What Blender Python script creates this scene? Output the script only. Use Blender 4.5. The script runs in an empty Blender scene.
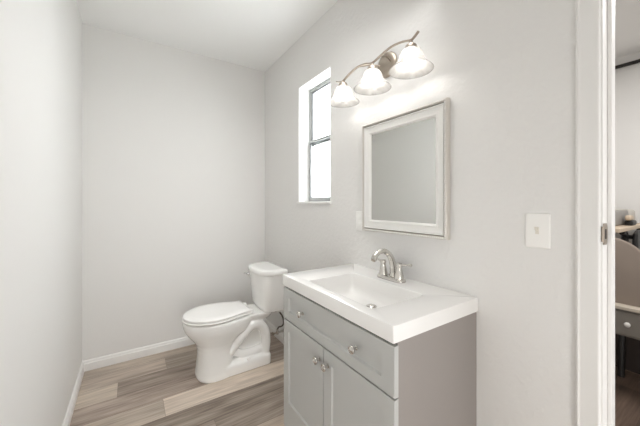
import bpy, bmesh, math, random
from mathutils import Vector, Matrix

random.seed(7)
S = bpy.context.scene
COL = S.collection
PI = math.pi

# ------------------------------------------------------------------ camera
YAW = math.radians(33.366)
cam_d = bpy.data.cameras.new('camera')
cam = bpy.data.objects.new('camera', cam_d)
COL.objects.link(cam)
cam.location = (0, 0, 1.25)
cam.rotation_euler = (PI / 2, 0, -YAW)
cam_d.sensor_width = 36.0
cam_d.sensor_fit = 'HORIZONTAL'
cam_d.lens = 287.0 * 36.0 / 640.0
cam_d.shift_y = -10.0 / 640.0
cam_d.clip_start = 0.02
S.camera = cam

# ------------------------------------------------------------------ world, lights, exposure
W = bpy.data.worlds.new('sky')
S.world = W
W.use_nodes = True
bg = W.node_tree.nodes['Background']
bg.inputs['Color'].default_value = (0.97, 0.985, 1.0, 1)
bg.inputs['Strength'].default_value = 7.6

def area_light(name, loc, rot, sx, sy, power, color):
    d = bpy.data.lights.new(name, 'AREA')
    d.shape = 'RECTANGLE'
    d.size, d.size_y = sx, sy
    d.energy = power
    d.color = color
    o = bpy.data.objects.new(name, d)
    COL.objects.link(o)
    o.location = loc
    o.rotation_euler = rot
    return o

# unseen area lights added to fill the bathroom and the room beyond the doorway
lamp = area_light('bathroom_fill_light', (0.70, 1.05, 2.46), (0, 0, 0), 0.6, 1.0, 5.2, (1, 0.995, 0.99))  # added fill without a fixture, aimed at the back wall and toilet
lamp.data.spread = math.radians(115)
lamp.rotation_euler = Vector((-0.45, 1.30, -2.20)).to_track_quat('-Z', 'Y').to_euler()
area_light('rear_fill_light', (0.15, -0.95, 0.60), (PI / 2 - 0.05, 0, 0.2), 0.85, 1.1, 8.0, (0.985, 0.995, 1))  # added fill behind the camera, lifts the lower part of the room
area_light('doorway_fill_light', (1.30, -0.24, 1.10), (0, PI / 2, math.radians(-10)), 1.9, 0.56, 3, (0.985, 0.995, 1))  # added fill in the door opening, facing the left wall
area_light('next_room_fill_light', (2.3, -0.1, 2.53), (0, 0, 0), 0.9, 0.9, 21, (1, 0.99, 0.98))  # added fill without a fixture, brightens the next room
BULB_STRENGTH = 12.5

S.view_settings.view_transform = 'Standard'
S.view_settings.look = 'None'
S.view_settings.gamma = 1.0
S.view_settings.use_curve_mapping = False
S.view_settings.exposure = 0.68
S.cycles.caustics_reflective = False
S.cycles.max_bounces = 14
S.cycles.diffuse_bounces = 8
S.cycles.transparent_max_bounces = 16

# ------------------------------------------------------------------ materials
def srgb(r, g, b):
    f = lambda c: (c / 255 / 12.92) if c / 255 <= 0.04045 else ((c / 255 + 0.055) / 1.055) ** 2.4
    return (f(r), f(g), f(b), 1)

def mat(name, col, rough=0.5, metal=0.0, spec=0.5, coat=0.0):
    m = bpy.data.materials.new(name)
    m.use_nodes = True
    p = m.node_tree.nodes['Principled BSDF']
    p.inputs['Base Color'].default_value = col
    p.inputs['Roughness'].default_value = rough
    p.inputs['Metallic'].default_value = metal
    p.inputs['Specular IOR Level'].default_value = spec
    p.inputs['Coat Weight'].default_value = coat
    p.inputs['Coat Roughness'].default_value = 0.08
    return m

def add_bump(m, scale, strength, dist=0.004, detail=3.0, stretch=None, lo=None, hi=None):
    nt = m.node_tree
    p = nt.nodes['Principled BSDF']
    tc = nt.nodes.new('ShaderNodeTexCoord')
    src = tc.outputs['Object']
    if stretch:
        mp = nt.nodes.new('ShaderNodeMapping')
        mp.inputs['Scale'].default_value = stretch
        nt.links.new(src, mp.inputs['Vector'])
        src = mp.outputs['Vector']
    n = nt.nodes.new('ShaderNodeTexNoise')
    n.inputs['Scale'].default_value = scale
    n.inputs['Detail'].default_value = detail
    nt.links.new(src, n.inputs['Vector'])
    h = n.outputs['Fac']
    if lo is not None:
        r = nt.nodes.new('ShaderNodeMapRange')
        r.inputs['From Min'].default_value = lo
        r.inputs['From Max'].default_value = hi
        nt.links.new(h, r.inputs['Value'])
        h = r.outputs['Result']
    b = nt.nodes.new('ShaderNodeBump')
    b.inputs['Strength'].default_value = strength
    b.inputs['Distance'].default_value = dist
    nt.links.new(h, b.inputs['Height'])
    nt.links.new(b.outputs['Normal'], p.inputs['Normal'])
    return m

M = {}
M['wall'] = add_bump(mat('painted_wall', srgb(229, 228, 226), 0.62, spec=0.3), 42, 0.24, 0.004, 4, lo=0.40, hi=0.66)
M['wall_smooth'] = add_bump(mat('painted_wall_smooth', srgb(229, 228, 226), 0.65, spec=0.25), 70, 0.10, 0.003)
M['ceiling'] = add_bump(mat('ceiling_paint', srgb(240, 240, 239), 0.8, spec=0.2), 60, 0.15, 0.003)
M['trim'] = mat('white_trim_paint', srgb(235, 234, 232), 0.35)
M['reveal'] = mat('white_reveal_paint', srgb(243, 243, 241), 0.5)
M['porcelain'] = mat('porcelain', srgb(243, 243, 241), 0.12, coat=0.4)
M['seat'] = mat('seat_plastic', srgb(246, 245, 243), 0.2)
M['sink'] = mat('white_cultured_marble', srgb(241, 240, 238), 0.16, coat=0.3)
M['gray'] = add_bump(mat('gray_cabinet_paint', srgb(190, 191, 189), 0.42), 90, 0.03, 0.002, stretch=(1, 1, 0.15))
M['gray_side'] = mat('gray_side_shaded', srgb(150, 144, 140), 0.5)  # cabinet gray darkened and browned; the side's shade put into the colour
M['gap'] = mat('dark_gap', srgb(38, 35, 32), 0.8)
M['nickel'] = mat('brushed_nickel', srgb(214, 211, 206), 0.17, 1.0)
M['nickel_dark'] = mat('satin_nickel', srgb(176, 165, 153), 0.36, 1.0)
M['chrome'] = mat('chrome', srgb(225, 225, 225), 0.08, 1.0)
M['alu'] = mat('aluminium', srgb(172, 173, 173), 0.45, 0.6)
M['seal'] = mat('window_seal', srgb(120, 122, 124), 0.6)
M['silver'] = mat('silver_white_frame', srgb(236, 235, 232), 0.32, 0.2)
M['silver_edge'] = mat('champagne_edge', srgb(218, 213, 206), 0.34, 0.4)
M['groove_strip'] = mat('dark_champagne_groove', srgb(140, 130, 118), 0.4, 0.5)
M['mirror'] = mat('mirror_glass', srgb(214, 214, 211), 0.015, 1.0)
M['plate'] = mat('white_switch_plastic', srgb(244, 243, 240), 0.3)
M['ivory'] = mat('toggle_plastic', srgb(226, 222, 212), 0.35)
M['hose'] = mat('braided_hose', srgb(88, 78, 68), 0.45, 0.5)
M['black'] = mat('black_metal', srgb(24, 22, 21), 0.4)
M['tan'] = add_bump(mat('tan_board', srgb(200, 182, 160), 0.5), 30, 0.1, stretch=(0.1, 1, 1))
M['graybox'] = mat('gray_plastic', srgb(150, 146, 142), 0.45)
M['lightgray'] = mat('light_gray_plastic', srgb(196, 192, 184), 0.45)
M['taupe'] = add_bump(mat('taupe_fabric', srgb(132, 120, 110), 0.85), 200, 0.2, 0.002)
M['darkbox'] = mat('dark_brown_box', srgb(52, 42, 37), 0.6)
M['bench'] = mat('gray_furniture_paint', srgb(120, 115, 108), 0.45)
M['bench_top'] = mat('pale_furniture_top', srgb(190, 180, 166), 0.45)
M['white_strap'] = mat('white_plastic', srgb(225, 222, 218), 0.4)

def shade_material():
    m = bpy.data.materials.new('alabaster_glass')
    m.use_nodes = True
    nt = m.node_tree
    nt.nodes.clear()
    out = nt.nodes.new('ShaderNodeOutputMaterial')
    tc = nt.nodes.new('ShaderNodeTexCoord')
    n = nt.nodes.new('ShaderNodeTexNoise')
    n.inputs['Scale'].default_value = 16
    n.inputs['Detail'].default_value = 3
    n.inputs['Distortion'].default_value = 1.2
    nt.links.new(tc.outputs['Object'], n.inputs['Vector'])
    cr = nt.nodes.new('ShaderNodeValToRGB')
    cr.color_ramp.elements[0].position = 0.3
    cr.color_ramp.elements[0].color = srgb(186, 184, 180)
    cr.color_ramp.elements[1].position = 0.7
    cr.color_ramp.elements[1].color = srgb(216, 214, 211)
    nt.links.new(n.outputs['Fac'], cr.inputs['Fac'])
    tl = nt.nodes.new('ShaderNodeBsdfTranslucent')
    df = nt.nodes.new('ShaderNodeBsdfDiffuse')
    tr = nt.nodes.new('ShaderNodeBsdfTransparent')
    gl = nt.nodes.new('ShaderNodeBsdfGlossy')
    gl.inputs['Roughness'].default_value = 0.15
    for k in (tl, df):
        nt.links.new(cr.outputs['Color'], k.inputs['Color'])
    m1 = nt.nodes.new('ShaderNodeMixShader'); m1.inputs[0].default_value = 0.80
    m2 = nt.nodes.new('ShaderNodeMixShader'); m2.inputs[0].default_value = 0.46
    m3 = nt.nodes.new('ShaderNodeMixShader'); m3.inputs[0].default_value = 0.05
    nt.links.new(tl.outputs[0], m1.inputs[1]); nt.links.new(df.outputs[0], m1.inputs[2])
    nt.links.new(m1.outputs[0], m2.inputs[1]); nt.links.new(tr.outputs[0], m2.inputs[2])
    nt.links.new(m2.outputs[0], m3.inputs[1]); nt.links.new(gl.outputs[0], m3.inputs[2])
    nt.links.new(m3.outputs[0], out.inputs['Surface'])
    return m
M['shade'] = shade_material()

def pane_material():
    m = bpy.data.materials.new('window_glass')
    m.use_nodes = True
    nt = m.node_tree
    nt.nodes.clear()
    out = nt.nodes.new('ShaderNodeOutputMaterial')
    tr = nt.nodes.new('ShaderNodeBsdfTransparent')
    tr.inputs['Color'].default_value = (0.93, 0.95, 0.95, 1)
    gl = nt.nodes.new('ShaderNodeBsdfGlossy')
    gl.inputs['Roughness'].default_value = 0.02
    mx = nt.nodes.new('ShaderNodeMixShader')
    mx.inputs[0].default_value = 0.05
    nt.links.new(tr.outputs[0], mx.inputs[1]); nt.links.new(gl.outputs[0], mx.inputs[2])
    nt.links.new(mx.outputs[0], out.inputs['Surface'])
    return m
M['pane'] = pane_material()

def bulb_material():
    m = bpy.data.materials.new('lit_bulb')
    m.use_nodes = True
    p = m.node_tree.nodes['Principled BSDF']
    p.inputs['Base Color'].default_value = (1, 1, 1, 1)
    p.inputs['Emission Color'].default_value = (1.0, 0.97, 0.93, 1)
    p.inputs['Emission Strength'].default_value = BULB_STRENGTH
    return m
M['bulb'] = bulb_material()

def plank_material(name, dark, light, rough=0.42):
    """wood grain running along X; each plank's own tone comes from the 'tone' attribute"""
    m = bpy.data.materials.new(name)
    m.use_nodes = True
    nt = m.node_tree
    p = nt.nodes['Principled BSDF']
    at = nt.nodes.new('ShaderNodeAttribute'); at.attribute_name = 'tone'
    sep = nt.nodes.new('ShaderNodeSeparateColor')
    nt.links.new(at.outputs['Color'], sep.inputs['Color'])
    tc = nt.nodes.new('ShaderNodeTexCoord')
    off = nt.nodes.new('ShaderNodeVectorMath'); off.operation = 'MULTIPLY_ADD'
    off.inputs[1].default_value = (7.3, 3.1, 19.7)
    nt.links.new(at.outputs['Color'], off.inputs[0])
    nt.links.new(tc.outputs['Object'], off.inputs[2])
    def grain(scale, sx, sy, detail, dist):
        mp = nt.nodes.new('ShaderNodeMapping'); mp.inputs['Scale'].default_value = (sx, sy, 1)
        nt.links.new(off.outputs[0], mp.inputs['Vector'])
        n = nt.nodes.new('ShaderNodeTexNoise')
        n.inputs['Scale'].default_value = scale; n.inputs['Detail'].default_value = detail
        n.inputs['Distortion'].default_value = dist
        nt.links.new(mp.outputs['Vector'], n.inputs['Vector'])
        return n.outputs['Fac']
    g1 = grain(1.0, 1.6, 13, 5, 1.1)
    g2 = grain(1.0, 5, 95, 4, 0.3)
    def mth(op, a, b):
        k = nt.nodes.new('ShaderNodeMath'); k.operation = op
        for i, v in enumerate((a, b)):
            if isinstance(v, (int, float)): k.inputs[i].default_value = v
            else: nt.links.new(v, k.inputs[i])
        return k.outputs[0]
    s = mth('ADD', mth('MULTIPLY', mth('SUBTRACT', g1, 0.5), 0.85), mth('MULTIPLY', mth('SUBTRACT', g2, 0.5), 0.7))
    s = mth('ADD', s, sep.outputs['Red'])
    cr = nt.nodes.new('ShaderNodeValToRGB')
    e = cr.color_ramp.elements
    e[0].position = 0.0; e[0].color = dark
    e[1].position = 1.0; e[1].color = light
    nt.links.new(s, cr.inputs['Fac'])
    # slight hue drift between planks
    mx = nt.nodes.new('ShaderNodeMix'); mx.data_type = 'RGBA'; mx.blend_type = 'MULTIPLY'
    mx.inputs['Factor'].default_value = 1.0
    hue = nt.nodes.new('ShaderNodeValToRGB')
    hue.color_ramp.elements[0].color = (1.0, 0.96, 0.95, 1)
    hue.color_ramp.elements[1].color = (1.0, 1.0, 0.97, 1)
    nt.links.new(sep.outputs['Green'], hue.inputs['Fac'])
    nt.links.new(cr.outputs['Color'], mx.inputs[6]); nt.links.new(hue.outputs['Color'], mx.inputs[7])
    nt.links.new(mx.outputs[2], p.inputs['Base Color'])
    p.inputs['Roughness'].default_value = rough
    b = nt.nodes.new('ShaderNodeBump'); b.inputs['Strength'].default_value = 0.12; b.inputs['Distance'].default_value = 0.002
    nt.links.new(g2, b.inputs['Height']); nt.links.new(b.outputs['Normal'], p.inputs['Normal'])
    return m
M['plank'] = plank_material('vinyl_plank', srgb(102, 89, 80), srgb(224, 210, 196))
M['plank_dark'] = plank_material('dark_vinyl_plank', srgb(58, 47, 40), srgb(136, 117, 103))

# ------------------------------------------------------------------ mesh helpers (everything is written in world coordinates)
def box(bm, x0, x1, y0, y1, z0, z1, bev=0.0, seg=2):
    r = bmesh.ops.create_cube(bm, size=1.0)
    vs = r['verts']
    bmesh.ops.scale(bm, verts=vs, vec=(abs(x1 - x0), abs(y1 - y0), abs(z1 - z0)))
    bmesh.ops.translate(bm, verts=vs, vec=((x0 + x1) / 2, (y0 + y1) / 2, (z0 + z1) / 2))
    if bev > 0:
        es = list({e for v in vs for e in v.link_edges})
        bmesh.ops.bevel(bm, geom=es, offset=bev, segments=seg, profile=0.5, affect='EDGES')

def loft(bm, loops, cap0=True, cap1=True, closed=False):
    rings = [[bm.verts.new(p) for p in L] for L in loops]
    n = len(rings[0])
    pairs = list(zip(rings, rings[1:]))
    if closed: pairs.append((rings[-1], rings[0]))
    for a, b in pairs:
        for i in range(n):
            j = (i + 1) % n
            try: bm.faces.new((a[i], a[j], b[j], b[i]))
            except ValueError: pass
    if not closed:
        if cap0: bm.faces.new(list(reversed(rings[0])))
        if cap1: bm.faces.new(rings[-1])
    return rings

def tube(bm, pts, rad, n=12, caps=True, flat=None):
    """round (or flattened) tube along a polyline; rad is a number or one radius per point"""
    pts = [Vector(p) for p in pts]
    if isinstance(rad, (int, float)): rad = [rad] * len(pts)
    loops = []
    up = None
    for i, p in enumerate(pts):
        t = (pts[min(i + 1, len(pts) - 1)] - pts[max(i - 1, 0)]).normalized()
        if up is None:
            up = Vector((0, 0, 1)) if abs(t.z) < 0.9 else Vector((1, 0, 0))
        u = (up - t * up.dot(t)).normalized()
        up = u
        v = t.cross(u)
        fu, fv = (1, 1) if flat is None else flat
        loops.append([p + (u * math.cos(2 * PI * k / n) * fu + v * math.sin(2 * PI * k / n) * fv) * rad[i] for k in range(n)])
    loft(bm, loops, caps, caps)

def smooth_path(pts, sub=6):
    P = [Vector(p) for p in pts]
    P = [P[0] * 2 - P[1]] + P + [P[-1] * 2 - P[-2]]
    out = []
    for i in range(1, len(P) - 2):
        a, b, c, d = P[i - 1:i + 3]
        for k in range(sub):
            t = k / sub
            out.append(0.5 * ((2 * b) + (c - a) * t + (2 * a - 5 * b + 4 * c - d) * t * t + (3 * b - a - 3 * c + d) * t ** 3))
    out.append(P[-2])
    return out

def lathe(bm, prof, center, axis='z', n=32, cap0=False, cap1=False):
    """prof: list of (radius, height along axis)"""
    loops = []
    c = Vector(center)
    for r, h in prof:
        L = []
        for k in range(n):
            a = 2 * PI * k / n
            ca, sa = math.cos(a) * r, math.sin(a) * r
            if axis == 'z': v = Vector((ca, sa, h))
            elif axis == 'x': v = Vector((h, ca, sa))
            else: v = Vector((sa, h, ca))
            L.append(c + v)
        loops.append(L)
    loft(bm, loops, cap0, cap1)

def rrect(x0, x1, y0, y1, r, z, k=6):
    """rounded rectangle loop, same number of points for any size"""
    r = max(min(r, (x1 - x0) / 2 - 1e-5, (y1 - y0) / 2 - 1e-5), 1e-5)
    out = []
    for cx, cy, a0 in ((x1 - r, y1 - r, 0), (x0 + r, y1 - r, PI / 2), (x0 + r, y0 + r, PI), (x1 - r, y0 + r, 1.5 * PI)):
        for i in range(k + 1):
            a = a0 + PI / 2 * i / k
            out.append(Vector((cx + r * math.cos(a), cy + r * math.sin(a), z)))
    return out

def world_loc(o):
    v = Vector((0, 0, 0))
    while o is not None:
        v += o.location
        o = o.parent
    return v

def obj(name, bm, m, parent=None, smooth=None, loc=None, **props):
    """link a bmesh (world coordinates) as ONE mesh object"""
    bmesh.ops.recalc_face_normals(bm, faces=bm.faces[:])
    me = bpy.data.meshes.new(name)
    base = world_loc(parent) if parent else Vector(loc or (0, 0, 0))
    bmesh.ops.translate(bm, verts=bm.verts[:], vec=-base)
    bm.to_mesh(me)
    bm.free()
    o = bpy.data.objects.new(name, me)
    COL.objects.link(o)
    if parent: o.parent = parent
    else: o.location = base
    if m is not None: me.materials.append(m)
    if smooth:
        me.shade_smooth()
        if smooth is not True:
            me.set_sharp_from_angle(angle=math.radians(smooth))
    for k, v in props.items(): o[k] = v
    return o

def thing(name, label, cat, loc, group=None):
    o = bpy.data.objects.new(name, None)
    COL.objects.link(o)
    o.location = loc
    o.empty_display_size = 0.05
    o['label'] = label
    o['category'] = cat
    if group: o['group'] = group
    return o

def struct(name, bm, m, smooth=None, parent=None):
    o = obj(name, bm, m, parent, smooth)
    if parent is None: o['kind'] = 'structure'
    return o

nb = bmesh.new

# ------------------------------------------------------------------ room shell
XL, XR, XO = -0.302, 1.14, 1.25          # left wall, right wall, outer face of the right wall
YB, YF = 2.749, -1.10                    # back wall, front wall
ZC = 2.585
WY0, WY1, WZ0, WZ1 = 1.597, 2.048, 1.257, 2.19      # window opening
DY0, DY1, DZ = -0.586, 0.258, 2.056                   # door opening

bm = nb(); box(bm, XL - 0.1, XL, YF - 0.1, YB + 0.1, -0.06, ZC + 0.1); struct('wall_left', bm, M['wall_smooth'])
bm = nb(); box(bm, XL, XO, YB, YB + 0.1, -0.06, ZC + 0.1); struct('wall_back', bm, M['wall_smooth'])
bm = nb(); box(bm, XL, XR, YF - 0.1, YF, -0.06, ZC + 0.1); struct('wall_front', bm, M['wall_smooth'])
bm = nb()
for y0, y1, z0, z1 in ((-1.7, DY0, -0.06, ZC + 0.1), (DY0, DY1, DZ, ZC + 0.1), (DY1, WY0, -0.06, ZC + 0.1),
                       (WY0, WY1, -0.06, WZ0), (WY0, WY1, WZ1, ZC + 0.1), (WY1, YB, -0.06, ZC + 0.1)):
    box(bm, XR, XO, y0, y1, z0, z1)
struct('wall_right', bm, M['wall'])
bm = nb(); box(bm, XL, XR, YF, YB, ZC, ZC + 0.1); struct('ceiling', bm, M['ceiling'])

def plank_floor(name, x0, x1, y0, y1, rows, m, gap=0.0012):
    """rows: (y_low, y_high, [x joints], [tones])"""
    bm = nb()
    lay = bm.loops.layers.float_color.new('tone')
    def quad(a, b, c, d, z, tone):
        f = bm.faces.new([bm.verts.new(p) for p in ((a, c, z), (b, c, z), (b, d, z), (a, d, z))])
        for lp in f.loops: lp[lay] = tone
    for yl, yh, js, tones in rows:
        xs = [x0] + [j for j in js if x0 < j < x1] + [x1]
        for i in range(len(xs) - 1):
            t = tones[i % len(tones)]
            quad(xs[i] + gap / 2, xs[i + 1] - gap / 2, max(yl, y0) + gap / 2, min(yh, y1) - gap / 2, 0.0,
                 (t, random.random(), random.random(), 1))
    quad(x0, x1, y0, y1, -0.0015, (-0.6, 0.5, 0.5, 1))
    # slab under the planks
    for f in list(bm.faces): f.normal_update()
    o = obj(name, bm, m, kind='structure')
    return o

rows = []
fixed = {2.62: ([0.62], [0.47, 0.42]), 2.44: ([0.228], [0.54, 0.38]), 2.26: ([-0.075, 0.95], [0.68, 0.29, 0.4]),
         2.08: ([0.66], [0.37, 0.34]), 1.90: ([0.17], [0.56, 0.78]), 1.72: ([-0.1, 1.02], [0.36, 0.24, 0.36]),
         1.54: ([0.4], [0.28, 0.31]), 1.36: ([0.0, 0.9], [0.5, 0.70, 0.5])}
ys = [2.80, 2.62, 2.44, 2.26, 2.08, 1.90, 1.72, 1.54, 1.36]
for hi, lo in zip(ys, ys[1:]):
    js, tn = fixed[lo]
    rows.append((lo, hi, js, tn))
hi = 1.36
while hi > YF:
    lo = hi - 0.18
    rows.append((lo, hi, [random.uniform(-0.1, 0.9)], [random.uniform(0.3, 0.7), random.uniform(0.3, 0.7)]))
    hi = lo
plank_floor('floor', XL, XO - 0.06, YF, YB, rows, M['plank'])

# baseboards: a stepped profile swept along the wall
def baseboard(name, a, b, nrm, h=0.078, t=0.014):
    a, b, nrm = Vector(a), Vector(b), Vector(nrm)
    prof = [(0, 0), (t, 0), (t, h * 0.70), (t * 0.72, h * 0.76), (t * 0.62, h * 0.90), (t * 0.30, h * 0.985), (0, h)]
    bm = nb()
    loft(bm, [[p + nrm * u + Vector((0, 0, v)) for u, v in prof] for p in (a, b)])
    return struct(name, bm, M['trim'])
baseboard('baseboard_back', (XL, YB, 0), (XR, YB, 0), (0, -1, 0))
baseboard('baseboard_left', (XL, YF, 0), (XL, YB - 0.014, 0), (1, 0, 0))
baseboard('baseboard_right', (XR, 1.372, 0), (XR, YB - 0.014, 0), (-1, 0, 0))
baseboard('baseboard_right_front', (XR, 0.302, 0), (XR, 0.594, 0), (-1, 0, 0))

# ------------------------------------------------------------------ window_1
LT = 0.008
bm = nb()
box(bm, XR + 0.001, XO + 0.02, WY1 - LT, WY1, WZ0, WZ1)
box(bm, XR + 0.001, XO + 0.02, WY0, WY0 + LT, WZ0, WZ1)
box(bm, XR + 0.001, XO + 0.02, WY0 + LT, WY1 - LT, WZ1 - LT, WZ1)
win = struct('window_1', bm, M['reveal'])
bm = nb(); box(bm, XR - 0.012, XO + 0.02, WY0 - 0.004, WY1 + 0.006, WZ0 - 0.012, WZ0 + 0.004, 0.003)
struct('window_sill', bm, M['trim'], parent=win)
fx0, fx1 = 1.228, 1.262
a, b, c, d = WY0 + LT, WY1 - LT, WZ0 + 0.004, WZ1 - LT
def ring(bm, x0, x1, y0, y1, z0, z1, w, bev=0.0015):
    box(bm, x0, x1, y0, y0 + w, z0, z1, bev); box(bm, x0, x1, y1 - w, y1, z0, z1, bev)
    box(bm, x0, x1, y0 + w, y1 - w, z0, z0 + w, bev); box(bm, x0, x1, y0 + w, y1 - w, z1 - w, z1, bev)
bm = nb(); ring(bm, fx0 + 0.008, fx1 + 0.01, a, b, c, d, 0.024)
struct('window_frame', bm, M['alu'], parent=win)
ZM = 1.735
def sash(x0, x1, z0, z1, name):
    bm = nb(); ring(bm, x0, x1, a + 0.014, b - 0.014, z0, z1, 0.020)
    s = struct(name, bm, M['alu'], parent=win)
    bm = nb(); ring(bm, x0 - 0.001, x0 + 0.008, a + 0.034, b - 0.034, z0 + 0.020, z1 - 0.020, 0.003, 0)
    obj('glazing_seal', bm, M['seal'], s)
    bm = nb(); box(bm, (x0 + x1) / 2 - 0.002, (x0 + x1) / 2 + 0.002, a + 0.033, b - 0.033, z0 + 0.019, z1 - 0.019)
    obj('pane', bm, M['pane'], s)
    return s
sash(1.246, 1.264, ZM - 0.018, d - 0.012, 'upper_sash')
low = sash(1.226, 1.244, c + 0.012, ZM + 0.022, 'lower_sash')
bm = nb(); box(bm, 1.219, 1.227, a + 0.05, b - 0.05, ZM + 0.001, ZM + 0.010, 0.002)
obj('finger_rail', bm, M['alu'], low)

# ------------------------------------------------------------------ door_1: casing, jamb, stop, strike plate
bm = nb()
cp = [(0, 0), (0.0, 0.010), (0.006, 0.015), (0.012, 0.0125), (0.046, 0.0145), (0.051, 0.0150), (0.0535, 0.0135), (0.056, 0.0095), (0.056, 0)]
for base, sgn in ((DY1 - 0.012, 1), (DY0 + 0.012, -1)):
    # outer edge first
    loops = [[Vector((XR - t, base + sgn * (0.056 - u), z)) for u, t in cp] for z in (0, DZ + 0.044)]
    loft(bm, loops)
loft(bm, [[Vector((XR - t, yv, DZ + 0.044 - u)) for u, t in cp] for yv in (DY0 + 0.012, DY1 - 0.012)])
struct('trim_1', bm, M['trim'])
bm = nb()
box(bm, XR - 0.006, XO + 0.004, DY1 - 0.016, DY1, 0, DZ, 0.0015)
box(bm, XR - 0.006, XO + 0.004, DY0, DY0 + 0.016, 0, DZ, 0.0015)
box(bm, XR - 0.006, XO + 0.004, DY0 + 0.016, DY1 - 0.016, DZ - 0.016, DZ, 0.0015)
jamb = struct('door_1', bm, M['trim'])
bm = nb()
box(bm, 1.178, 1.214, DY1 - 0.026, DY1 - 0.016, 0, DZ - 0.016, 0.002)
box(bm, 1.178, 1.214, DY0 + 0.016, DY0 + 0.026, 0, DZ - 0.016, 0.002)
struct('door_stop', bm, M['trim'], parent=jamb)
JY = DY1 - 0.016
bm = nb()
ol = [(1.150 + 0.021 * math.cos(t), 1.160 + 0.031 * max(-1, min(1, 1.25 * math.sin(t)))) for t in [2 * PI * k / 28 for k in range(28)]]
ol = [(1.1345 if x < 1.150 - 0.012 else x, z) for x, z in ol]
loft(bm, [[Vector((x, JY + dy, z)) for x, z in ol] for dy in (0, -0.0025)])
tube(bm, [(1.1345, JY + 0.0005, 1.138), (1.1345, JY + 0.0005, 1.182)], 0.0035, 10)
sp = struct('strike_plate', bm, M['nickel_dark'], parent=jamb, smooth=30)
bm = nb(); box(bm, 1.145, 1.156, JY - 0.0032, JY - 0.0020, 1.146, 1.174); obj('latch_hole', bm, M['gap'], sp)

# ------------------------------------------------------------------ vanity cabinet
VX, VY0, VY1 = 0.664, 0.598, 1.354           # face of doors, right and left side
van = thing('vanity_cabinet', 'gray shaker bathroom vanity cabinet with one drawer and two doors under the white sink', 'cabinet', (0.9, 0.975, 0))
bm = nb()
T = 0.016
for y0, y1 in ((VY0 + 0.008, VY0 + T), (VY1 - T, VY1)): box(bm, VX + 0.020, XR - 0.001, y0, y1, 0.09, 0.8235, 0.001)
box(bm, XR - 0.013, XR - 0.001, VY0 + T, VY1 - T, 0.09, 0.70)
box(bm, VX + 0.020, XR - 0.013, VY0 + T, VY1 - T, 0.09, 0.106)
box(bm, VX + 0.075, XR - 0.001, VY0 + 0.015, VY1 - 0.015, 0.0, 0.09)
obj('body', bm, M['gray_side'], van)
bm = nb(); box(bm, VX + 0.0085, VX + 0.034, VY0 + 0.0165, VY1 - 0.0165, 0.108, 0.8225); obj('shadow_gap_filler', bm, M['gap'], van, label='dark filler coloured as the shadow in the gaps around the doors and drawer')  # filler behind the fronts; the shade in the gaps is its dark colour

def shaker(name, y0, y1, z0, z1, ws, wt, wb, parent):
    """slab with a recessed panel and a sloped inner edge; faces -x"""
    bm = nb()
    x0, x1 = VX, VX + 0.018
    def L(a, b, c, d, x): return [Vector((x, a, c)), Vector((x, b, c)), Vector((x, b, d)), Vector((x, a, d))]
    e = 0.0015
    loops = [L(y0, y1, z0, z1, x1), L(y0, y1, z0, z1, x0 + e), L(y0 + e, y1 - e, z0 + e, z1 - e, x0),
             L(y0 + ws, y1 - ws, z0 + wb, z1 - wt, x0), L(y0 + ws + 0.005, y1 - ws - 0.005, z0 + wb + 0.005, z1 - wt - 0.005, x0 + 0.007)]
    loft(bm, loops)
    return obj(name, bm, M['gray'], parent)
def knob(y, z, parent):
    bm = nb()
    lathe(bm, [(0.0085, 0), (0.0085, -0.002), (0.0052, -0.004), (0.0052, -0.014), (0.0105, -0.0165), (0.0150, -0.019), (0.0162, -0.0225),
               (0.0150, -0.0255), (0.0118, -0.0262), (0.0112, -0.0248), (0.0098, -0.0248), (0.006, -0.0275), (0.0015, -0.0285)], (VX, y, z), 'x', 24, True, True)
    obj('knob', bm, M['nickel'], parent, 50)
drw = shaker('drawer', VY0 + 0.002, VY1 - 0.002, 0.657, 0.8145, 0.055, 0.042, 0.042, van)
knob(1.152, 0.739, drw); knob(0.775, 0.739, drw)
YG = 0.983
dl = shaker('door', YG + 0.0024, VY1 - 0.002, 0.100, 0.6512, 0.052, 0.052, 0.140, van)
dr = shaker('door', VY0 + 0.002, YG - 0.0024, 0.100, 0.6512, 0.052, 0.052, 0.140, van)
knob(1.012, 0.592, dl); knob(0.950, 0.592, dr)

# ------------------------------------------------------------------ sink top
SX0, SX1, SY0, SY1, SZ0, SZ1 = 0.659, XR - 0.001, 0.599, 1.360, 0.824, 0.879
bx0, bx1, by0, by1 = 0.712, 0.988, 0.738, 1.180
top = thing('sink_top', 'white rectangular vanity sink top with integrated basin on the gray cabinet', 'sink', (0.9, 0.975, SZ0))
bm = nb()
K = 6
loops = [rrect(bx0 - 0.012, bx1 + 0.012, by0 - 0.012, by1 + 0.012, 0.02, SZ0, K), rrect(SX0 + 0.002, SX1, SY0 + 0.002, SY1 - 0.002, 0.004, SZ0, K), rrect(SX0, SX1, SY0, SY1, 0.005, SZ0 + 0.002, K), rrect(SX0, SX1, SY0, SY1, 0.005, SZ1 - 0.0035, K),
         rrect(SX0 + 0.001, SX1, SY0 + 0.001, SY1 - 0.001, 0.005, SZ1 - 0.001, K), rrect(SX0 + 0.0035, SX1, SY0 + 0.0035, SY1 - 0.0035, 0.005, SZ1, K),
         rrect(bx0 - 0.006, bx1 + 0.006, by0 - 0.006, by1 + 0.006, 0.026, SZ1, K)]
D = SZ1 - 0.778
for k in range(1, 5):          # rounded rim
    t = k / 4 * PI / 2
    o_ = 0.006 * (1 - math.sin(t))
    loops.append(rrect(bx0 - o_, bx1 + o_, by0 - o_, by1 + o_, 0.022, SZ1 - 0.006 * (1 - math.cos(t)), K))
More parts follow.
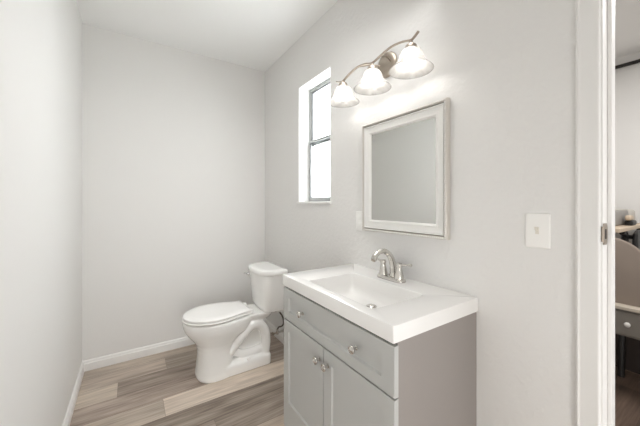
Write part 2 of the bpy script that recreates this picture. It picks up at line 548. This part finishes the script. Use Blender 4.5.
for ins, dep, r in ((0.004, 0.55, 0.024), (0.008, 0.72, 0.028), (0.015, 0.86, 0.033), (0.026, 0.94, 0.035), (0.045, 0.978, 0.035), (0.085, 0.992, 0.03), (0.125, 1.0, 0.014)):
    loops.append(rrect(bx0 + ins, bx1 - ins, by0 + ins, by1 - ins, r, SZ1 - D * dep, K))
rings = loft(bm, loops, cap0=False, cap1=True)
# underside of the bowl: an outer shell hanging inside the cabinet
obj('basin_slab', bm, M['sink'], top, 35)
dc = Vector((0.912, 0.962, SZ1 - D))
bm = nb()
lathe(bm, [(0.026, -0.002), (0.026, 0.0025), (0.0235, 0.0045), (0.019, 0.0035), (0.017, 0.0015), (0.0165, 0.006), (0.013, 0.009), (0.002, 0.0105)], dc, 'z', 28, True, True)
obj('drain', bm, M['nickel'], top, 40)

# ------------------------------------------------------------------ faucet
fc = thing('faucet', 'brushed nickel two handle faucet with arched spout behind the basin', 'faucet', (1.058, 0.978, SZ1))
FX, FY = 1.058, 0.978
bm = nb()
loops = [rrect(FX - 0.030, FX + 0.030, FY - 0.082, FY + 0.082, 0.029, SZ1, 8), rrect(FX - 0.030, FX + 0.030, FY - 0.082, FY + 0.082, 0.029, SZ1 + 0.006, 8),
         rrect(FX - 0.027, FX + 0.027, FY - 0.079, FY + 0.079, 0.026, SZ1 + 0.013, 8), rrect(FX - 0.022, FX + 0.022, FY - 0.072, FY + 0.072, 0.021, SZ1 + 0.016, 8)]
loft(bm, loops)
obj('base', bm, M['nickel'], fc, 40)
bm = nb()
pth = smooth_path([(1.074, FY, SZ1 + 0.012), (1.076, FY, 0.915), (1.070, FY, 0.955), (1.050, FY, 0.995), (1.018, FY, 1.018), (0.985, FY, 1.020), (0.957, FY, 1.006), (0.941, FY, 0.984)], 5)
n = len(pth)
rad = [0.0195 - 0.0075 * min(1, i / (n * 0.62)) for i in range(n)]
for i in range(n - 5, n): rad[i] = 0.0135
rad[0] = 0.023; rad[1] = 0.0215
tube(bm, pth, rad, 16)
obj('spout', bm, M['nickel'], fc, 45)
bm = nb()
tube(bm, [(0.944, FY, 0.989), (0.9385, FY, 0.979)], 0.0105, 14)
obj('aerator', bm, M['nickel_dark'], fc, 45)
for s in (1, -1):
    hy = FY + s * 0.051
    bm = nb()
    lathe(bm, [(0.0235, SZ1 + 0.012), (0.0225, SZ1 + 0.020), (0.0165, SZ1 + 0.045), (0.0125, SZ1 + 0.064), (0.0125, SZ1 + 0.068), (0.0145, SZ1 + 0.072),
               (0.0150, SZ1 + 0.080), (0.0115, SZ1 + 0.087), (0.003, SZ1 + 0.089)], (FX, hy, 0), 'z', 24, True, True)
    h = obj('handle', bm, M['nickel'], fc, 45)
    bm = nb()
    tube(bm, smooth_path([(FX, hy + s * 0.008, SZ1 + 0.079), (FX, hy + s * 0.035, SZ1 + 0.083), (FX, hy + s * 0.066, SZ1 + 0.088)], 4), [0.0048] * 4 + [0.0040] * 4 + [0.0046], 10)
    lathe(bm, [(0.001, -0.006), (0.006, -0.004), (0.007, 0), (0.006, 0.004), (0.001, 0.006)], (FX, hy + s * 0.068, SZ1 + 0.0885), 'y', 12, True, True)
    obj('lever', bm, M['nickel'], h, 45)
bm = nb(); tube(bm, [(1.094, FY, SZ1 + 0.010), (1.094, FY, SZ1 + 0.058)], 0.0028, 8)
lathe(bm, [(0.002, 0), (0.0055, 0.002), (0.0055, 0.008), (0.002, 0.010)], (1.094, FY, SZ1 + 0.056), 'z', 12, True, True)
obj('lift_rod', bm, M['nickel'], fc, 45)

# ------------------------------------------------------------------ wall mirror
my0, my1, mz0, mz1 = 0.717, 1.254, 1.092, 1.697
mir = thing('wall_mirror', 'rectangular wall mirror in a stepped silver white frame above the sink', 'mirror', (XR, 0.985, mz0))
def frame_loft(name, prof, m, parent, smooth=None):
    """mitred picture frame; prof = (inset from outer edge, height off the wall), closed"""
    bm = nb()
    loops = []
    for u, h in prof:
        loops.append([Vector((XR - h, a_, b_)) for a_, b_ in ((my0 + u, mz0 + u), (my1 - u, mz0 + u), (my1 - u, mz1 - u), (my0 + u, mz1 - u))])
    loft(bm, loops, closed=True)
    return obj(name, bm, m, parent, smooth)
frame_loft('outer_frame', [(0, 0.001), (0, 0.020), (0.002, 0.026), (0.006, 0.029), (0.010, 0.029), (0.0125, 0.026), (0.0135, 0.015), (0.0135, 0.001)], M['silver_edge'], mir)
frame_loft('frame', [(0.0170, 0.002), (0.0170, 0.020), (0.0185, 0.0245), (0.022, 0.0245), (0.0245, 0.0165), (0.024, 0.0175), (0.050, 0.0150), (0.0515, 0.0185), (0.0560, 0.0190), (0.0600, 0.0150), (0.065, 0.0105), (0.065, 0.002)], M['silver'], mir)
frame_loft('groove_strip', [(0.0125, 0.002), (0.0125, 0.017), (0.0172, 0.017), (0.0172, 0.002)], M['groove_strip'], mir)  # frame groove's dark line put into the strip's colour
bm = nb()
for (p0, p1) in (((my0 + 0.008, mz0 + 0.008), (my0 + 0.008, mz1 - 0.008)), ((my1 - 0.008, mz0 + 0.008), (my1 - 0.008, mz1 - 0.008)),
                 ((my0 + 0.008, mz0 + 0.008), (my1 - 0.008, mz0 + 0.008)), ((my0 + 0.008, mz1 - 0.008), (my1 - 0.008, mz1 - 0.008))):
    nbd = 60 if p0[0] == p1[0] else 53
    for k in range(nbd + 1):
        t = k / nbd
        c_ = Vector((XR - 0.0285, p0[0] + (p1[0] - p0[0]) * t, p0[1] + (p1[1] - p0[1]) * t))
        bmesh.ops.create_icosphere(bm, subdivisions=1, radius=0.0042, matrix=Matrix.Translation(c_))
obj('beading', bm, M['silver'], mir, True)
bm = nb(); box(bm, XR - 0.0095, XR - 0.003, my0 + 0.064, my1 - 0.064, mz0 + 0.064, mz1 - 0.064)
obj('mirror_glass', bm, M['mirror'], mir)

# ------------------------------------------------------------------ wall plates
def plate(y, z, w=0.0715, h=0.116):
    bm = nb()
    f = lambda i, x: [Vector((x, p.x, p.y)) for p in rrect(y - w / 2 + i, y + w / 2 - i, z - h / 2 + i, z + h / 2 - i, 0.004, 0, 3)]
    loft(bm, [f(0, XR - 0.0003), f(0, XR - 0.003), f(0.0015, XR - 0.0052), f(0.004, XR - 0.0063)])
    return bm
sw = thing('light_switch', 'white toggle light switch plate on the wall between mirror and doorway', 'light switch', (XR, 0.402, 1.158))
obj('plate', plate(0.402, 1.158), M['plate'], sw, 40)
bm = nb(); box(bm, XR - 0.0070, XR - 0.0055, 0.402 - 0.0052, 0.402 + 0.0052, 1.158 - 0.012, 1.158 + 0.012)
obj('toggle_slot', bm, M['ivory'], sw)
bm = nb(); loft(bm, [[Vector((XR - 0.006, 0.402 + a_, 1.158 + b_)) for a_, b_ in ((-0.004, -0.006), (0.004, -0.006), (0.004, 0.007), (-0.004, 0.007))],
                      [Vector((XR - 0.019, 0.402 + a_, 1.158 + b_)) for a_, b_ in ((-0.0034, 0.006), (0.0034, 0.006), (0.0034, 0.013), (-0.0034, 0.013))]])
obj('toggle', bm, M['ivory'], sw)
for dz in (-0.030, 0.030):
    bm = nb(); lathe(bm, [(0.0032, -0.0060), (0.0032, -0.0069), (0.0018, -0.0075)], (XR, 0.402, 1.158 + dz), 'x', 12, True, True)
    obj('screw', bm, M['plate'], sw, 40)
wp = thing('wall_outlet', 'white wall outlet plate partly hidden behind the mirror frame bottom corner', 'outlet', (XR, 1.288, 1.143))
obj('plate', plate(1.2925, 1.143), M['plate'], wp, 40)
for dz in (-0.021, 0.021):
    bm = nb(); f = lambda i, x: [Vector((x, p.x, p.y)) for p in rrect(1.2925 - 0.017 + i, 1.2925 + 0.017 - i, 1.143 + dz - 0.0145 + i, 1.143 + dz + 0.0145 - i, 0.009, 0, 4)]
    loft(bm, [f(0, XR - 0.006), f(0, XR - 0.0078), f(0.001, XR - 0.0084)])
    obj('socket', bm, M['plate'], wp, 40)

# ------------------------------------------------------------------ vanity light
LX = 1.008
vl = thing('vanity_light', 'brushed nickel vanity light with wavy bar and three lit glass bell shades', 'wall light', (XR, 1.065, 1.985))
bm = nb()
lathe(bm, [(0.066, -0.0005), (0.066, -0.010), (0.061, -0.017), (0.050, -0.022), (0.030, -0.024), (0.001, -0.0245)], (XR, 1.075, 1.982), 'x', 36, True, True)
obj('backplate', bm, M['nickel_dark'], vl, 40)
LY = (1.292, 1.055, 0.818)
bar = smooth_path([(LX, 1.352, 1.962), (LX, 1.336, 1.953), (LX, 1.292, 1.945), (LX, 1.245, 1.960), (LX, 1.175, 1.974), (LX, 1.110, 1.968), (LX, 1.055, 1.951),
                   (LX, 1.000, 1.962), (LX, 0.935, 1.974), (LX, 0.870, 1.968), (LX, 0.818, 1.953), (LX, 0.800, 1.958), (LX, 0.778, 1.971)], 5)
bm = nb(); tube(bm, bar, 0.0055, 12, flat=(0.75, 1.3)); obj('wave_bar', bm, M['nickel_dark'], vl, 50)
for ya, yb in ((1.110, 1.150), (1.040, 1.000)):
    bm = nb(); tube(bm, smooth_path([(XR - 0.020, ya, 1.985), (XR - 0.07, (ya + yb) / 2, 1.987), (LX, yb, 1.971 if ya > 1.1 else 1.963)], 4), 0.0045, 10)
    obj('arm', bm, M['nickel_dark'], vl, 50)
prof_o = [(0.021, 1.914), (0.031, 1.912), (0.040, 1.905), (0.047, 1.893), (0.051, 1.880), (0.056, 1.867), (0.063, 1.855), (0.072, 1.844), (0.082, 1.834), (0.089, 1.828), (0.0935, 1.8225)]
prof_i = [(r - 0.0035, z - 0.002) for r, z in prof_o]
prof_i[-1] = (0.0905, 1.8220)
for yc in LY:
    bm = nb()
    lathe(bm, [(0.004, 1.950), (0.008, 1.947), (0.009, 1.938), (0.016, 1.935), (0.024, 1.928), (0.027, 1.919), (0.027, 1.911), (0.022, 1.9085), (0.001, 1.9085)], (LX, yc, 0), 'z', 24, True, True)
    cup = obj('socket_cup', bm, M['nickel_dark'], vl, 45)
    bm = nb(); lathe(bm, prof_o + list(reversed(prof_i)), (LX, yc, 0), 'z', 48)
    bmesh.ops.remove_doubles(bm, verts=bm.verts[:], dist=1e-6)
    sh = obj('lamp_shade', bm, M['shade'], vl, 60)
    bm = nb()
    pr = [(0.010, 1.909), (0.011, 1.900)]
    pr += [(0.027 * math.sin(t), 1.862 + 0.027 * math.cos(t)) for t in [0.42 + (PI - 0.45) * k / 12 for k in range(13)]]
    lathe(bm, pr, (LX, yc, 0), 'z', 24, True, True)
    obj('light_bulb', bm, M['bulb'], sh, 60)

# ------------------------------------------------------------------ toilet
TY = 2.215
toi = thing('toilet', 'white two piece toilet with elongated closed lid against the back corner', 'toilet', (0.68, TY, 0))

def egg(xf, xb, hw, z, n=48, xw=None, pb=2.4, pf=2.0):
    """plan outline: front xf, back xb, widest at xw"""
    if xw is None: xw = xf + (xb - xf) * 0.48
    out = []
    for k in range(n):
        t = 2 * PI * k / n
        c_, s_ = math.cos(t), math.sin(t)
        if c_ >= 0: a_, p_ = xw - xf, pf
        else: a_, p_ = xb - xw, pb
        r = lambda v: math.copysign(abs(v) ** (2 / p_), v)
        out.append(Vector((xw - a_ * r(c_), TY + hw * r(s_), z)))
    return out
bm = nb()
secs = [(0.0, .388, .66, .148, 2.5), (.015, .387, .66, .148, 2.5), (.04, .391, .655, .143, 2.5), (.10, .397, .65, .138, 2.4), (.16, .400, .645, .135, 2.3), (.20, .398, .65, .136, 2.2),
        (.235, .388, .67, .141, 2.1), (.27, .364, .71, .152, 2.0), (.305, .335, .77, .164, 2.0), (.335, .317, .785, .173, 2.0), (.365, .306, .795, .178, 2.0), (.392, .302, .80, .180, 2.0), (.402, .305, .80, .178, 2.0), (.406, .312, .795, .172, 2.0)]
loft(bm, [egg(xf, xb, hw, z, 56, pf=p) for z, xf, xb, hw, p in secs])
# rear deck that carries the tank
loft(bm, [rrect(.70, .925, TY - .080, TY + .080, .05, .335), rrect(.69, .940, TY - .100, TY + .100, .05, .355), rrect(.68, .950, TY - .118, TY + .118, .05, .378),
          rrect(.68, .952, TY - .121, TY + .121, .05, .396), rrect(.685, .948, TY - .116, TY + .116, .05, .402)])
# core behind the column and the foot plinth
loft(bm, [rrect(.55, .915, TY - .055, TY + .055, .04, 0), rrect(.55, .915, TY - .052, TY + .052, .04, .2), rrect(.60, .905, TY - .050, TY + .050, .04, .30), rrect(.62, .90, TY - .05, TY + .05, .04, .36)])
loft(bm, [rrect(.52, .925, TY - .140, TY + .140, .045, 0), rrect(.52, .925, TY - .140, TY + .140, .045, .055), rrect(.52, .92, TY - .135, TY + .135, .045, .072), rrect(.52, .91, TY - .118, TY + .118, .045, .083), rrect(.54, .90, TY - .08, TY + .08, .04, .09)])
for s in (-1, 1):                  # the trapway bulging out of both sides
    yy = TY + s * 0.084
    pth = smooth_path([(.605, yy, .150), (.655, yy, .205), (.71, yy, .265), (.775, yy, .312), (.840, yy, .305), (.880, yy, .250), (.890, yy, .165), (.880, yy, .07)], 5)
    tube(bm, pth, [0.034] * 6 + [0.038] * (len(pth) - 6), 14)
    pth = smooth_path([(.645, yy - s * .01, .140), (.70, yy - s * .01, .112), (.77, yy - s * .01, .105), (.85, yy - s * .01, .115)], 4)
    tube(bm, pth, 0.030, 12)
bw = obj('bowl', bm, M['porcelain'], toi, True)
rm = bw.modifiers.new('merge', 'REMESH'); rm.mode = 'VOXEL'; rm.voxel_size = 0.005; rm.use_smooth_shade = True
sm = bw.modifiers.new('soften', 'SMOOTH'); sm.factor = 0.5; sm.iterations = 5

def seat_outline(xf, xb, hw, hb, z, n=26):
    xw = xf + (xb - xf) * 0.47
    side = []
    for k in range(n + 1):
        t = k / n * PI / 2
        side.append((xw - (xw - xf) * math.cos(t), hw * math.sin(t)))
    m_ = 12
    for k in range(1, m_ + 1):
        t = k / m_
        side.append((xw + (xb - xw) * t, hb + (hw - hb) * (0.5 + 0.5 * math.cos(PI * t)) ** 0.9))
    pts = [Vector((x, TY - y_, z)) for x, y_ in side] + [Vector((x, TY + y_, z)) for x, y_ in reversed(side[1:])]
    return pts
bm = nb()
loft(bm, [seat_outline(.312, .742, .165, .112, .4105), seat_outline(.301, .754, .179, .125, .4145), seat_outline(.297, .757, .183, .128, .422), seat_outline(.301, .753, .179, .124, .4268)])
obj('seat', bm, M['seat'], toi, 50)
bm = nb()
loft(bm, [seat_outline(.318, .740, .160, .108, .4310), seat_outline(.305, .752, .178, .125, .4340), seat_outline(.303, .754, .180, .127, .442), seat_outline(.306, .747, .176, .122, .447),
          seat_outline(.318, .735, .163, .110, .4505), seat_outline(.36, .70, .125, .08, .452), seat_outline(.44, .62, .06, .04, .453)])
obj('lid', bm, M['seat'], toi, 50)
for s in (-1, 1):
    bm = nb(); box(bm, .748, .785, TY + s * .075 - .022, TY + s * .075 + .022, .404, .436, 0.007, 3)
    obj('hinge', bm, M['seat'], toi, 50)

def tank_loop(xf, xb, hw, z, bow=0.02, rf=0.06, rb=0.02):
    base = rrect(0, 1, 0, 1, 0.3, 0, 8)
    out = []
    # front corners rounded by rf, back by rb, front bowed
    pts = []
    for cx_, cy_, a0, r in ((xb - rb, hw - rb, 0, rb), (xf + rf, hw - rf, PI / 2, rf), (xf + rf, -hw + rf, PI, rf), (xb - rb, -hw + rb, 1.5 * PI, rb)):
        for i in range(9):
            a_ = a0 + PI / 2 * i / 8
            pts.append((cx_ + r * math.cos(a_), cy_ + r * math.sin(a_)))
        if a0 == PI / 2:
            for i in range(1, 8):
                pts.append((xf, (hw - rf) * (1 - 2 * i / 8)))
    for x, y_ in pts:
        w = max(0, 1 - (y_ / hw) ** 2)
        fr = max(0, min(1, (xb - x) / (xb - xf)))
        out.append(Vector((x - bow * w * fr, TY + y_, z)))
    return out
bm = nb()
loft(bm, [tank_loop(.880, 1.005, .158, .402), tank_loop(.872, 1.010, .172, .410), tank_loop(.865, 1.014, .180, .44), tank_loop(.855, 1.020, .188, .58), tank_loop(.849, 1.022, .191, .690)])
obj('tank', bm, M['porcelain'], toi, 40)
bm = nb()
loft(bm, [tank_loop(.846, 1.026, .192, .6905, .024, .075), tank_loop(.838, 1.030, .199, .6925, .026, .085), tank_loop(.835, 1.032, .202, .700, .026, .088), tank_loop(.835, 1.032, .202, .718, .026, .088), tank_loop(.839, 1.030, .198, .727, .026, .085),
          tank_loop(.850, 1.022, .187, .7325, .026, .08), tank_loop(.88, .99, .15, .734, .02, .04)])
obj('tank_lid', bm, M['porcelain'], toi, 40)
bm = nb()
lathe(bm, [(0.012, 0.004), (0.012, -0.010), (0.008, -0.014), (0.008, -0.020), (0.002, -0.021)], (.838, TY + .158, .652), 'x', 16, True, True)
tube(bm, smooth_path([(.820, TY + .160, .652), (.816, TY + .19, .650), (.816, TY + .215, .644)], 4), [0.006] * 4 + [0.0075] * 5, 10, flat=(1, 0.7))
obj('flush_lever', bm, M['chrome'], toi, 45)
for s in (-1, 1):
    bm = nb(); lathe(bm, [(0.013, .060), (0.013, .082), (0.010, .090), (0.004, .093), (.001, .0935)], (.735, TY + s * .122, 0), 'z', 16, True, True)
    obj('bolt_cap', bm, M['seat'], toi, 50)

# ------------------------------------------------------------------ water supply
ws = thing('supply_valve', 'dark braided water supply hose and valve on the wall under the toilet tank', 'plumbing', (1.10, 2.30, 0.115))
bm = nb()
lathe(bm, [(0.026, -0.0005), (0.026, -0.003), (0.012, -0.009), (0.012, -0.012)], (XR, 2.30, 0.118), 'x', 20, True, True)
tube(bm, [(XR - 0.008, 2.30, .118), (1.060, 2.30, .118)], 0.0085, 12)
lathe(bm, [(0.012, .104), (0.012, .134), (0.009, .136), (0.009, .150)], (1.070, 2.30, 0), 'z', 14, True, True)
obj('valve', bm, M['nickel'], ws, 45)
bm = nb(); tube(bm, [(1.064, 2.30, .118), (1.030, 2.30, .118)], 0.006, 10)
loft(bm, [[Vector((1.030 - d_, 2.30 + 0.020 * math.cos(t), .118 + 0.013 * math.sin(t))) for t in [2 * PI * k / 20 for k in range(20)]] for d_ in (0, 0.010)])
obj('valve_handle', bm, M['nickel_dark'], ws, 45)
bm = nb()
tube(bm, smooth_path([(1.070, 2.30, .148), (1.076, 2.285, .170), (1.083, 2.245, .190), (1.080, 2.205, .225), (1.058, 2.165, .290), (1.015, 2.120, .352), (.985, 2.092, .385), (.976, 2.085, .398)], 6), 0.0062, 10)
obj('hose', bm, M['hose'], ws, 45)
bm = nb(); lathe(bm, [(0.013, .385), (0.013, .4005), (0.010, .4015)], (.976, 2.085, 0), 'z', 12, True, True); obj('coupling', bm, M['plate'], ws, 40)

# ------------------------------------------------------------------ the room beyond the doorway
FXW = 3.74
bm = nb(); box(bm, FXW, FXW + 0.1, -1.7, 1.55, -0.06, ZC + 0.1); struct('wall_far', bm, M['wall_smooth'])
bm = nb(); box(bm, XO, FXW, 1.45, 1.55, -0.06, ZC + 0.1); struct('wall_side', bm, M['wall_smooth'])
bm = nb(); box(bm, XO, FXW, -1.7, -1.6, -0.06, ZC + 0.1); struct('wall_near', bm, M['wall_smooth'])
bm = nb(); box(bm, XO, FXW, -1.6, 1.45, ZC, ZC + 0.1); struct('ceiling_beyond', bm, M['ceiling'])
rows = []
hi = 1.45
while hi > -1.6:
    lo = hi - 0.18
    rows.append((lo, hi, [random.uniform(1.5, 2.3), random.uniform(2.6, 3.4)], [random.uniform(0.3, 0.6) for _ in range(3)]))
    hi = lo
plank_floor('floor_beyond', XO - 0.06, FXW, -1.6, 1.45, rows, M['plank_dark'])
baseboard('baseboard_far', (FXW, -1.6, 0), (FXW, 1.45, 0), (-1, 0, 0))

# curtain rod high on the far wall
rod = thing('curtain_rod', 'black curtain rod high on the white wall of the next room', 'curtain rod', (3.70, 0.3, 2.485))
bm = nb(); tube(bm, [(3.69, -0.9, 2.485), (3.69, 1.10, 2.485)], 0.016, 14); obj('pole', bm, M['black'], rod, 40)
for yv in (-0.75, 0.98):
    bm = nb(); tube(bm, [(3.739, yv, 2.485), (3.69, yv, 2.485)], 0.008, 8); box(bm, 3.732, 3.7395, yv - 0.02, yv + 0.02, 2.44, 2.53, 0.002)
    obj('bracket', bm, M['black'], rod, 40)
for s, yv in ((-1, -0.9), (1, 1.10)):
    bm = nb(); lathe(bm, [(0.016, 0), (0.028, s * 0.012), (0.030, s * 0.03), (0.018, s * 0.05), (0.002, s * 0.055)], (3.69, yv, 2.485), 'y', 16, True, True)
    obj('finial', bm, M['black'], rod, 40)

# low gray chest with a pale top, drawer and knob
ch = thing('drawer_bench', 'low gray bench with pale top and white knobbed drawer beyond the doorway', 'bench', (2.78, 0.62, 0))
bm = nb(); box(bm, 2.590, 2.98, 0.02, 1.10, 0.575, 0.597, 0.004); obj('top', bm, M['bench_top'], ch, label='pale top board')
bm = nb(); box(bm, 2.612, 2.97, 0.04, 1.08, 0.405, 0.575, 0.003); obj('body', bm, M['bench'], ch)
for y0 in (0.06, 0.575):
    bm = nb(); box(bm, 2.600, 2.614, y0, y0 + 0.49, 0.418, 0.562, 0.003); dd = obj('drawer', bm, M['bench'], ch)
    ky = 0.440 if y0 < 0.5 else 0.82
    bm = nb(); lathe(bm, [(0.006, 0), (0.006, -0.012), (0.014, -0.018), (0.015, -0.024), (0.008, -0.029), (0.001, -0.03)], (2.600, ky, 0.492), 'x', 16, True, True)
    obj('knob', bm, M['white_strap'], dd, 50, label='white drawer knob')
for x in (2.625, 2.92):
    for yv in (0.055, 1.025):
        bm = nb(); loft(bm, [rrect(x + .006, x + .034, yv + .006, yv + .034, .003, 0), rrect(x, x + .040, yv, yv + .040, .003, .405)]); obj('leg', bm, M['bench'], ch)

# rounded taupe cushion board standing on the bench
def rounded_board(y0, y1, z0, z1, r, x):
    pts = [Vector((x, y0, z0)), Vector((x, y1, z0))]
    for cy_, a0 in ((y1 - r, 0), (y0 + r, PI / 2)):
        for i in range(13):
            a_ = a0 + PI / 2 * i / 12
            pts.append(Vector((x, cy_ + r * math.cos(a_), z1 - r + r * math.sin(a_))))
    return pts
bm = nb()
y0, y1, z0, z1, r = 0.345, 0.865, 0.5975, 1.028, 0.215
loft(bm, [rounded_board(y0 + .012, y1 - .012, z0, z1 - .012, r - .012, 2.655), rounded_board(y0 + .004, y1 - .004, z0, z1 - .004, r - .004, 2.659), rounded_board(y0, y1, z0, z1, r, 2.668), rounded_board(y0 + .012, y1 - .012, z0, z1 - .012, r - .012, 2.684)])
o = obj('cushion', bm, M['taupe'], None, 40, loc=(2.67, 0.605, 0.5975))
o['label'] = 'taupe round shouldered back cushion standing on the low gray bench'; o['category'] = 'cushion'

# tan topped high table with black curved legs
tb = thing('side_table', 'tan topped high table with black curved legs behind the taupe cushion', 'table', (3.3, 0.75, 0))
bm = nb(); box(bm, 2.76, 3.68, 0.505, 1.05, 1.048, 1.076, 0.004); obj('tabletop', bm, M['tan'], tb, label='tan wooden tabletop')
for xa, xb in ((2.99, 3.05), (3.61, 3.56)):
    for yv in (0.535, 1.0):
        bm = nb(); tube(bm, smooth_path([(xa, yv, 1.047), (xb, yv, 1.02), (xb + (xb - xa) * 0.25, yv, .90), (xb, yv, .60), (xa, yv, .25), (xa - (xb - xa) * .6, yv, 0.0)], 6), 0.020, 10)
        obj('leg', bm, M['black'], tb, 50)
bm = nb(); tube(bm, smooth_path([(2.95, .530, 1.036), (3.10, .530, 1.0), (3.30, .530, .985), (3.50, .530, 1.0), (3.65, .530, 1.036)], 6), 0.016, 10); obj('apron_bow', bm, M['black'], tb, 50)

# black shoulder bag hung under the table edge, with white straps
bg_ = thing('hanging_bag', 'black bag with white straps hanging at the edge of the tan tabletop', 'bag', (3.36, 0.485, 0.80))
bm = nb()
loft(bm, [rrect(3.06 + e_, 3.66 - e_, .468 + d_, .503 - d_, .012, z) for z, d_, e_ in ((.80, .010, .03), (.815, .002, .01), (.90, .0, .0), (1.02, .004, .02), (1.045, .010, .06))])
obj('pouch', bm, M['black'], bg_, 40)
for x in (3.24, 3.43):
    bm = nb(); tube(bm, smooth_path([(x, .470, 1.035), (x + .03, .462, .99), (x + .07, .460, .90), (x + .09, .466, .83)], 4), 0.009, 8); obj('strap', bm, M['white_strap'], bg_, label='white strap')
# dark box added so the space under the bench looks shadowed
sb = thing('added_dark_box', 'dark brown box added behind the gray bench to darken the space under it', 'box', (3.3, 0.6, 0))
bm = nb(); loft(bm, [rrect(3.10, 3.50, .24, .95, .02, 0), rrect(3.10, 3.50, .24, .95, .02, .33)]); obj('body', bm, M['darkbox'], sb, 40)
bm = nb(); loft(bm, [rrect(3.092, 3.508, .232, .958, .022, .331), rrect(3.092, 3.508, .232, .958, .022, .365), rrect(3.10, 3.50, .24, .95, .02, .37)]); obj('lid', bm, M['darkbox'], sb, 40)

# gray machine on the table, with a small dark object in front of it
pb = thing('gray_case', 'gray box shaped case lying on the tan tabletop', 'case', (3.25, 0.68, 1.076))
bm = nb(); box(bm, 2.93, 3.40, .572, .80, 1.076, 1.192, 0.012, 3); obj('body', bm, M['graybox'], pb, 40)
bm = nb(); box(bm, 3.402, 3.62, .566, .805, 1.076, 1.200, 0.03, 4); obj('end_cap', bm, M['lightgray'], pb, 40, label='lighter gray rounded end')
bm = nb(); box(bm, 2.94, 3.39, .58, .79, 1.191, 1.200, 0.004); obj('lid', bm, M['lightgray'], pb)
sm_ = thing('small_case', 'small black and tan case in front of the gray case on the tabletop', 'case', (3.2, .54, 1.076))
bm = nb(); box(bm, 3.19, 3.33, .515, .560, 1.076, 1.116, 0.012, 3); obj('body', bm, M['black'], sm_, 40)
bm = nb(); box(bm, 3.17, 3.26, .520, .556, 1.116, 1.155, 0.012, 3); obj('cap', bm, M['tan'], sm_, 40, label='tan upper piece')
